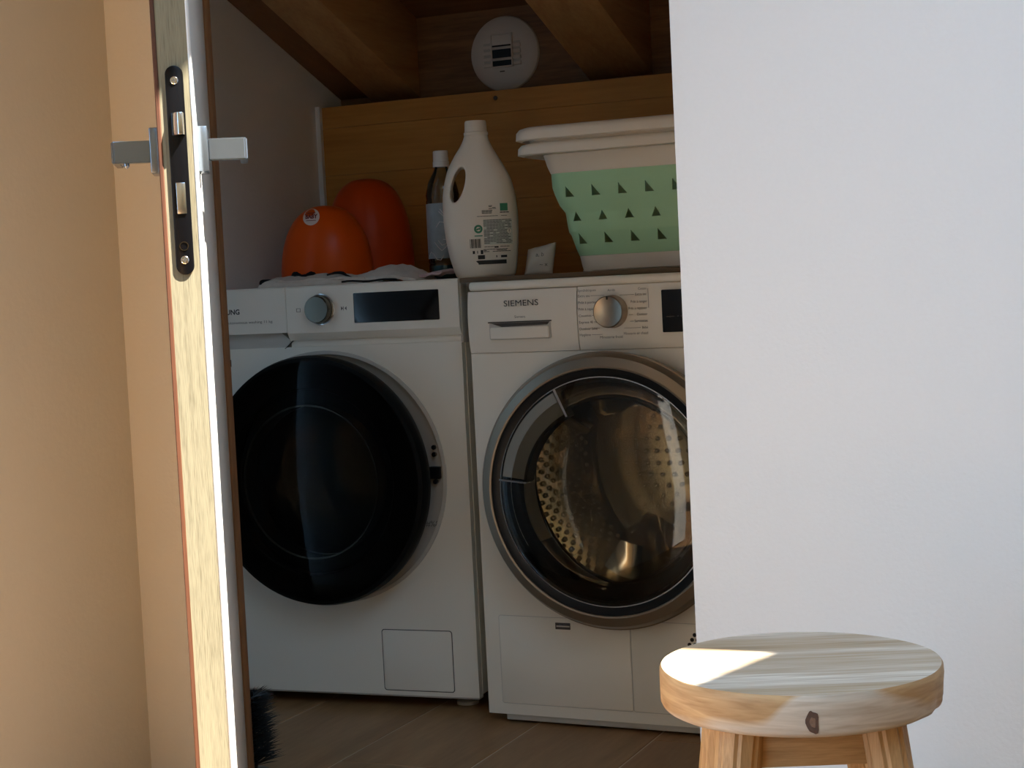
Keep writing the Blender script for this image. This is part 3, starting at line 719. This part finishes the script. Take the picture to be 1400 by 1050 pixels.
# label print, laid on the curved front
def strips(x0, x1, zt, zb, n, jitter=0, fill=.55):
    out = []; h = (zt - zb) / n
    for i in range(n):
        z1_ = zt - i * h; xx1 = x1 - jitter * random.random()
        k = max(2, int((xx1 - x0) / .006)); 
        for q in range(k):
            if random.random() < .86: out.append(quad(x0 + (xx1 - x0) * q / k, x0 + (xx1 - x0) * (q + .93) / k, z1_ - h * fill, z1_))
    return out
decal('label_panel', [quad(.006 + .0565 * i / 6, .006 + .0565 * (i + 1) / 6, .064 + .05 * j / 4, .064 + .05 * (j + 1) / 4) for i in range(6) for j in range(4)], bv, 'label_green', db, .0005)
decal('label_text', strips(.006, .0625, .1135, .065, 17, .004, .42) + strips(.006, .056, .0605, .0585, 1) + strips(.004, .060, .0555, .049, 3, .01), bv, 'print', db, .0010)
decal('label_text', strips(-.006, .060, .1215, .1195, 1, 0, .5) + strips(.004, .030, .1325, .125, 3, .006) + strips(.018, .034, .142, .134, 4, .004) + strips(.040, .058, .1285, .125, 1), bv, 'print', db, .0010)
decal('label_barcode', [quad(-.0225 + i * .0023, -.0225 + i * .0023 + (.0016 if i % 3 else .0009), .0585, .0765) for i in range(10)], bv, 'print', db, .0010)
decal('eco_logo', [[(-.0045 + .0085 * math.cos(t), .096 + .0085 * math.sin(t)) for t in (2 * PI * k / 20, 2 * PI * (k + 1) / 20)] + [(-.0045 + .0045 * math.cos(t), .096 + .0045 * math.sin(t)) for t in (2 * PI * (k + 1) / 20, 2 * PI * k / 20)] for k in range(20)] + [disc_pts(-.0065, .0955, .0022, 8), disc_pts(-.0025, .0965, .0022, 8), quad(-.0125, .0035, .0815, .0835)], bv, 'print_green', db, .0010)
decal('tip_logo', [quad(.0405, .0555, .1305, .1455)], bv, 'print_green', db, .0008)
decal('hazard_diamond', [[(.0565, .0835), (.0615, .090), (.0565, .0965), (.0515, .090)]], bv, 'det_white', db, .0013)
decal('hazard_mark', [quad(.0560, .0570, .0895, .0935), quad(.0560, .0570, .0870, .0882)], bv, 'print', db, .0016)
decal('label_icons', [quad(-.018, -.0135, .047, .053), quad(-.009, -.0075, .0475, .053), quad(-.002, .003, .046, .054), quad(-.008, .006, .036, .044), quad(.0285, .0305, .0385, .0425), quad(.038, .050, .0380, .0425), quad(.026, .034, .0575, .0605)], bv, 'print', db, .0010)['kind'] = 'stuff'
decal('label_footer', [quad(-.0075 + i * .008, -.0075 + (i + 1) * .008, .0255, .0335) for i in range(7)] + [[(-.0125, .0325), (-.0075, .0275), (-.0075, .0335)]], bv, 'print', db, .0010)

# ---- clear bottle behind
cl = thing('water_bottle', 'clear plastic bottle with white cap, behind the detergent bottle', 'bottle', (-1.580, 3.225, ZS))
lathe('bottle_body', [(0, .002), (.030, .0015), (.036, .006), (.036, .030), (.0345, .034), (.036, .038), (.036, .165), (.0345, .170), (.036, .178), (.030, .205), (.018, .228), (.014, .236), (.014, .246)], 'clear_plastic', cl, 40)
lathe('liquid', [(0, .004), (.033, .005), (.0335, .030), (.0, .030)], 'teal', cl, 32)
lathe('bottle_label', [(.0364, .045), (.0366, .046), (.0366, .160), (.0364, .161)], 'bottle_label', cl, 40)
bm = bmesh.new()
for k in range(10):
    a0_ = -2.6 + random.random() * 2.4; z = .05 + k * .0105
    add_tube(bm, [(.0369 * math.cos(a0_ + t * .22), .0369 * math.sin(a0_ + t * .22), z + .010 * math.sin(t * 1.3 + k)) for t in range(6)], .0010, 5)
from_bm('label_scribble', bm, 'cap_white', cl, True)
lathe('bottle_cap', [(.0175, .238), (.0175, .249), (.0165, .2495), (.0160, .271), (.0145, .2725), (0, .2725)], 'cap_white', cl, 32)

# ---- small paper packet right of the detergent bottle
pk = thing('paper_packet', 'small crumpled pale paper packet between detergent bottle and basket', 'packet', (-1.322, 3.12, ZS), .1)
bm = bmesh.new(); N = 9; F_ = []
for j in range(N):
    for i in range(N):
        s, t = i / (N - 1), j / (N - 1)
        bulge = .011 * (math.sin(s * PI) * math.sin(t * PI)) ** .5
        F_.append((-.03 + .058 * s + .006 * t, bulge, .052 * t + .012 * s * t, random.uniform(-.0012, .0012)))
fv = [bm.verts.new((x, -b - .002 + n_, z)) for x, b, z, n_ in F_]; bv2 = [bm.verts.new((x, b + .002 + n_, z)) for x, b, z, n_ in F_]
for j in range(N - 1):
    for i in range(N - 1):
        a = j * N + i
        bm.faces.new((fv[a], fv[a + 1], fv[a + N + 1], fv[a + N])); bm.faces.new((bv2[a], bv2[a + N], bv2[a + N + 1], bv2[a + 1]))
for seq in ([i for i in range(N)], [i * N + N - 1 for i in range(N)], [N * N - 1 - i for i in range(N)], [(N - 1 - i) * N for i in range(N)]):
    for a, b_ in zip(seq, seq[1:]): bm.faces.new((fv[a], bv2[a], bv2[b_], fv[b_]))
bmesh.ops.rotate(bm, cent=(0, 0, 0), matrix=Matrix.Rotation(-.25, 3, 'X'), verts=bm.verts)
zmin = min(v.co.z for v in bm.verts); bmesh.ops.translate(bm, vec=(0, 0, -zmin), verts=bm.verts)
pb = from_bm('packet_body', bm, 'paper', pk, True, 60)
bv3 = bvh_of(pb)
text('packet_print', 'a, b', -.004, .040, 0, .012, 'print_grey', pb, bvh=bv3)
text('packet_print', '~ x', .004, .020, 0, .012, 'print_grey', pb, bvh=bv3)

# ---- collapsible laundry basket
bk = thing('laundry_basket', 'collapsible laundry basket with mint green sides and cream rims', 'basket', (-1.297, 2.945, ZS))
BW, BD = .52, .36      # rim size
def rloop(ins_x, ins_y, z, r=.045, seg=6):
    return [(x, y, z) for x, y in rr_pts(ins_x, BW - ins_x, ins_y, BD - ins_y, max(r, .008), seg)]
def shell(name, levels, th, mat, parent, floor_z=None):
    """levels: (inset, z) from bottom to top; walls of thickness th"""
    bm = bmesh.new()
    loops = [[bm.verts.new(p) for p in rloop(i, i * .8, z)] for i, z in levels]
    inner = [[bm.verts.new(p) for p in rloop(i + th, i * .8 + th, z, .040)] for i, z in levels]
    n = len(loops[0])
    for L, flip in ((loops, False), (inner, True)):
        for A, B in zip(L, L[1:]):
            for k in range(n):
                q = (A[k], A[(k + 1) % n], B[(k + 1) % n], B[k]); bm.faces.new(q[::-1] if flip else q)
    for A, B in ((inner[0], loops[0]), (loops[-1], inner[-1])):
        for k in range(n): bm.faces.new((A[k], A[(k + 1) % n], B[(k + 1) % n], B[k]))
    return from_bm(name, bm, mat, parent, True, 25)
# silhouette read off the left side: inset from rim edge by height
base_ = shell('base_band', [(.104, 0), (.096, .003), (.094, .012), (.091, .031)], .004, 'basket_white', bk)
bm = bmesh.new(); add_prism(bm, rr_pts(.097, BW - .097, .08, BD - .08, .035), .001, .004, 'z'); from_bm('base_plate', bm, 'basket_white', bk)
mint = shell('folding_wall', [(.0905, .0315), (.086, .045), (.079, .072), (.0755, .078), (.0735, .094), (.072, .110), (.071, .116), (.0625, .130), (.056, .150), (.0525, .164), (.052, .176), (.0515, .190)], .0035, 'mint', bk)
shell('upper_band', [(.052, .190), (.0505, .192), (.046, .205), (.041, .226)], .004, 'basket_white', bk)
# triangular vents pierced through the front
bm = bmesh.new()
for row, (zc, ins) in enumerate(((.154, .055), (.107, .072), (.064, .081))):
    for c in range(7):
        x = .100 + c * .0535 + row * .007
        if x > BW - .09: continue
        add_prism(bm, [(x - .008, zc - .010), (x + .010, zc - .010), (x - .006, zc + .011)] if row != 1 else [(x - .008, zc - .009), (x + .010, zc - .009), (x + .000, zc + .009)], -.02, .085)
cut = from_bm('cutter', bm, None, bk)
md = mint.modifiers.new('b', 'BOOLEAN'); md.object = cut; md.solver = 'EXACT'; bake(mint); bpy.data.objects.remove(cut)
try: mint.data.set_sharp_from_angle(angle=math.radians(25))
except Exception: pass
def rimslab(name, ins, z0_, z1_, drop=.004):
    bm = bmesh.new(); prof = [(ins + .006, z0_), (ins, z0_ + .002), (ins + .001, z0_ + (z1_ - z0_) * .6), (ins + .006, z1_ - .003), (ins + .014, z1_), (ins + .05, z1_), (ins + .05, z1_ - .005), (ins + .014, z1_ - .006), (ins + .010, z0_)]
    loops = [[bm.verts.new(p) for p in rloop(i, i * .85, z, .045)] for i, z in prof]; n = len(loops[0])
    for A, B in list(zip(loops, loops[1:])) + [(loops[-1], loops[0])]:
        for k in range(n): bm.faces.new((A[k], A[(k + 1) % n], B[(k + 1) % n], B[k]))
    return from_bm(name, bm, 'basket_white', bk, True, 40)
rimslab('rim', .001, .225, .249); rimslab('upper_rim', -.001, .253, .279)
shell('rim_neck', [(.020, .245), (.020, .256)], .006, 'basket_white', bk)

# ---- orange rounded tubs
def dome(R, H, sq=2.6, n=18):
    out = [(0, .0), (R * .90, .0), (R * .95, .003)]
    for i in range(n + 1):
        t = PI / 2 * i / n; out.append((R * max(0, math.cos(t)) ** (2 / sq), .006 + (H - .006) * math.sin(t) ** (2 / sq)))
    out[-1] = (0, H)
    return out
t1 = thing('orange_tub', 'glossy orange dome-shaped tub with round white sticker on the washer', 'tub', (-1.838, 3.17, ZS))
bm = bmesh.new(); add_lathe(bm, dome(.100, .172, 2.35), 56)
tb = from_bm('shell', bm, 'orange', t1, True, 50)
t1.rotation_euler = (0, 0, .42); t1.scale = (1.0, .82, 1)
bv4 = bvh_of(tb)
decal('sticker', [[(-.024 + .0185 * math.cos(a), .147 + .0185 * math.sin(a)) for a in (2 * PI * k / 24, 2 * PI * (k + 1) / 24)] + [(-.024, .147)] for k in range(24)], bv4, 'sticker', tb, .0015)
text('sticker_lettering', 'BABY', -.024, .1475, 0, .0125, 'sticker_red', tb, width=.027, align='CENTER', bold=.0006, bvh=bv4, off=.0022)
decal('sticker_line', [quad(-.035, -.013, .1385, .1397), quad(-.033, -.015, .1545, .1565)], bv4, 'sticker_red', tb, .0022)
t2 = thing('orange_tub', 'taller deep orange rounded tub standing behind the stickered orange tub', 'tub', (-1.836, 3.36, ZS))
bm = bmesh.new(); add_lathe(bm, dome(.100, .236, 2.7), 56); from_bm('shell', bm, 'orange_deep', t2, True, 50)

# ---- crumpled garment in front of them
cg = thing('folded_garment', 'crumpled pale garment with dark piping lying along the washer top', 'clothes', (-1.868, 2.955, ZS), .062)
def sheet(name, x0, x1, y0, y1, zf, mat, th=.004, nx=70, ny=14):
    bm = bmesh.new(); T_, B_ = [], []
    for j in range(ny):
        for i in range(nx):
            s, t = i / (nx - 1), j / (ny - 1)
            x = x0 + (x1 - x0) * s; y = y0 + (y1 - y0) * t; z = zf(s, t)
            T_.append(bm.verts.new((x, y, z))); B_.append(bm.verts.new((x, y + .001, max(.0006, z - th))))
    for j in range(ny - 1):
        for i in range(nx - 1):
            a = j * nx + i
            bm.faces.new((T_[a], T_[a + 1], T_[a + nx + 1], T_[a + nx])); bm.faces.new((B_[a], B_[a + nx], B_[a + nx + 1], B_[a + 1]))
    per = [i for i in range(nx)] + [j * nx + nx - 1 for j in range(1, ny)] + [(ny - 1) * nx + i for i in range(nx - 2, -1, -1)] + [j * nx for j in range(ny - 2, 0, -1)]
    for a, b_ in zip(per, per[1:] + per[:1]): bm.faces.new((T_[a], B_[a], B_[b_], T_[b_]))
    return from_bm(name, bm, mat, cg, True, 70)
from mathutils import noise as mnoise
def env(s): return max(0.0, min(1, s / .05, (1 - s) / .05)) ** .5
def fold(s, t, f, seed): return mnoise.noise(Vector((s * f, t * 2.2, seed)))
def low(s, t): return .0025 + env(s) * (.0075 + .004 * fold(s, t, 7, 1.3)) * (.75 + .35 * math.sin(min(1, t * 1.4 + .25) * PI / 2))
def topz(s, t): return low(s, t) + .0025 + env(s) * (.0055 + .006 * fold(s, t, 9, 4.1) + .003 * fold(s, t, 21, 7.7)) * min(1, .35 + t * 2.2)
sheet('lower_layer', .0, .270, -.022, .085, low, 'cloth', .010)
sheet('upper_layer', .004, .240, -.016, .08, topz, 'cloth', .005)
def crest(s, t): return .003 + .029 * max(0, math.sin(PI * min(1, s * 1.02))) ** .7 * (.35 + .65 * math.sin(min(1, t * 1.3) * PI / 2)) * (1 + .35 * fold(s, t, 5, 2.2)) + .003 * fold(s, t, 14, 9.1)
sheet('gathered_sleeve', .190, .345, -.008, .10, crest, 'cloth', .006, nx=50)
sheet('pink_layer', .300, .385, .03, .11, lambda s, t: .005 + .016 * s * (.7 + .3 * math.sin(t * PI)) + .003 * fold(s, t, 6, 5.5), 'cloth_pink', nx=24)
bm = bmesh.new()
pth = []
for i in range(26):
    s = i / 25; x = .155 + .085 * s; pth.append((x, -.016 + .010 * math.sin(s * PI), .020 + .006 * math.sin(s * 5.5) - .013 * s))
add_tube(bm, pth, .0022, 6)
add_tube(bm, [(.16 + .03 * math.sin(k / 9 * PI), -.014 + .03 * k / 9, .021 + .004 * math.sin(k)) for k in range(10)], .0020, 6)
add_tube(bm, [(.19 + .012 * k, -.021, .0045 + .0012 * math.sin(k)) for k in range(11)], .0022, 6)
from_bm('dark_piping', bm, 'cloth_black', cg, True)
bm = bmesh.new(); N = 16
add_prism(bm, [(.024, .012), (.030, .026), (.038, .033), (.046, .026), (.060, .023), (.070, .029), (.078, .031), (.086, .022), (.092, .012)], .066, .080)
bmesh.ops.recalc_face_normals(bm, faces=bm.faces); bmesh.ops.bevel(bm, geom=list(bm.edges), offset=.003, segments=2, affect='EDGES')
from_bm('black_collar', bm, 'cloth_black', cg, True, 60)
bm = bmesh.new(); add_box(bm, -.022, .02, .02, .10, .001, .018, .007, 3); from_bm('black_sleeve', bm, 'cloth_black', cg, True, 70)

# ================================================================ air vent on the back board
av = thing('air_vent', 'round white plastic air vent mounted on the dark back board', 'vent', (-1.612, IYB, 1.377))
fr = lathe('cover', [(.0, .012), (.030, .0125), (.060, .0125), (.078, .010), (.086, .005), (.088, 0), (.0, 0)], 'vent_white', av, 72, FRONT(0, 0, 0))
for z in (-.026, -.012, .002, .016):
    for xa, xb in ((-.050, -.0290), (.0270, .046)):
        box('louvre', xa, xb, -.0185, -.011, z - .0042, z + .0042, 'vent_white', fr, .0012)
        box('louvre_gap', xa + .001, xb - .001, -.0132, -.011, z + .0044, z + .0098, 'grey_plastic', fr)
bm = bmesh.new(); add_box(bm, -.0285, -.0255, -.0205, -.011, -.030, .044, .0008); add_box(bm, .0235, .0265, -.0205, -.011, -.030, .044, .0008)
add_box(bm, -.0285, .0265, -.0205, -.011, -.033, -.030, .0008); add_box(bm, -.0285, .0265, -.0205, -.011, .043, .046, .0008)
ff = from_bm('slider_frame', bm, 'vent_white', av, True, 40)
box('slider', -.0255, .0235, -.0185, -.012, .019, .043, 'vent_white', ff, .001)
box('opening', -.0255, .0235, -.0172, -.012, -.030, .019, 'dark_plastic', ff)
for z in (.012, -.014): box('slat', -.0255, .0235, -.0195, -.0165, z - .003, z + .003, 'grey_plastic', ff, .0006)
box('maker_mark', -.010, .002, -.0131, -.012, -.0435, -.0405, 'print_grey', fr)

# ================================================================ dark bristly brush behind the door edge
bb = thing('bristle_brush', 'dark bristly brush standing on the floor behind the open door', 'brush', (-1.628, 2.450, 0)); bb.scale = (1, 1, .74)
bm = bmesh.new()
for k in range(900):
    z = .02 + .165 * random.random(); a = random.random() * 2 * PI; L = .050 * (.75 + .4 * random.random()) * (1 - .25 * max(0, (z - .12) / .07))
    d = Vector((math.cos(a), math.sin(a), .25 + .5 * random.random())); p = Vector((0, 0, z)) + d * .008; q = p + d.normalized() * L
    s = d.cross(Vector((0, 0, 1))).normalized() * .0016
    v = [bm.verts.new(t) for t in (p - s, p + s, q)] ; w_ = bm.verts.new((p + q) / 2 + Vector((0, 0, .0025)))
    bm.faces.new((v[0], v[1], w_)); bm.faces.new((v[1], v[2], w_)); bm.faces.new((v[2], v[0], w_)); bm.faces.new((v[0], v[2], v[1]))
o = from_bm('bristles', bm, 'bristle', bb); o['kind'] = 'stuff'
lathe('brush_core', [(0, 0), (.03, 0), (.03, .012), (.011, .018), (.010, .20), (0, .205)], 'dark_plastic', bb, 20)

# ================================================================ wooden stool
SZ = .431; SR = .1455; STH = .042
st = thing('wooden_stool', 'round teak stool with thick bleached seat in front of the white wall', 'stool', (-.444, 1.690, 0), YAW - .03)
bm = bmesh.new(); seg = 96; prof_ = [(0, SZ - STH), (SR - .006, SZ - STH), (SR - .002, SZ - STH + .002), (SR - .0002, SZ - STH + .006), (SR, SZ - .010), (SR - .0004, SZ - .0025), (SR - .0022, SZ), (SR - .03, SZ), (0, SZ)]
add_lathe(bm, prof_, seg)
for v in bm.verts:      # hand-cut rim, slightly uneven towards the bottom right
    a = math.atan2(v.co.y, v.co.x); r = math.hypot(v.co.x, v.co.y)
    if r > .1:
        k = 1 + .004 * math.sin(3 * a + 1) + .0025 * math.sin(7 * a)
        if v.co.z < SZ - .02: k -= .02 * max(0, math.exp(-((a + .45) / .35) ** 2)) * (1 + .4 * math.sin(23 * a))
        v.co.x *= k; v.co.y *= k
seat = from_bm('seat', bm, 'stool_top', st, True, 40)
bvs = bvh_of(seat)
def knot_ring(r): return [(-.009 + r * (.0055 * math.cos(t) - .0030 * math.sin(t)) * (1 + .18 * math.sin(3 * t)), .4055 + r * (.0045 * math.cos(t) + .0105 * math.sin(t)) * (1 + .12 * math.sin(4 * t + 1))) for t in [2 * PI * k / 18 for k in range(18)]]
kr = knot_ring(1.0); ki = knot_ring(.45)
decal('knot', [[kr[k], kr[(k + 1) % 18], ki[(k + 1) % 18], ki[k]] for k in range(18)], bvs, 'knot', seat, .0004)
decal('knot_heart', [[ki[k], ki[(k + 1) % 18], (-.009, .4055)] for k in range(18)], bvs, 'knot_heart', seat, .0005)
ZT = SZ - STH
for sx in (-1, 1):
    for sy in (-1, 1):
        bm = bmesh.new(); n = 4; tops, bots = [], []
        tx, ty, bx_, by_ = sx * .069, sy * .066, sx * .118, sy * .112
        for k in range(8):
            a = PI / 4 * k + PI / 8 + .2; rr = .0235 if k % 1 == 0 else .02
            tops.append(bm.verts.new((tx + .026 * math.cos(a), ty + .026 * math.sin(a), ZT)))
            bots.append(bm.verts.new((bx_ + .0185 * math.cos(a), by_ + .0185 * math.sin(a), 0)))
        for k in range(8): bm.faces.new((tops[k], tops[(k + 1) % 8], bots[(k + 1) % 8], bots[k]))
        bm.faces.new(tops[::-1]); bm.faces.new(bots)
        es = [e for e in bm.edges if abs(e.verts[0].co.z - e.verts[1].co.z) > .1]
        bmesh.ops.bevel(bm, geom=es, offset=.004, segments=2, affect='EDGES')
        from_bm('leg', bm, 'stool_leg', st, True, 30)
for sy in (-1, 1): box('apron', -.066, .066, sy * .070 - .008, sy * .070 + .008, ZT - .046, ZT, 'stool_apron', st, .0015)
for sx in (-1, 1): box('apron', sx * .074 - .008, sx * .074 + .008, -.066, .066, ZT - .046, ZT, 'stool_apron', st, .0015)
for z, sy in ((.13, -1), (.13, 1)): box('stretcher', -.095, .095, sy * .096 - .009, sy * .096 + .009, z - .012, z + .012, 'stool_apron', st, .002)
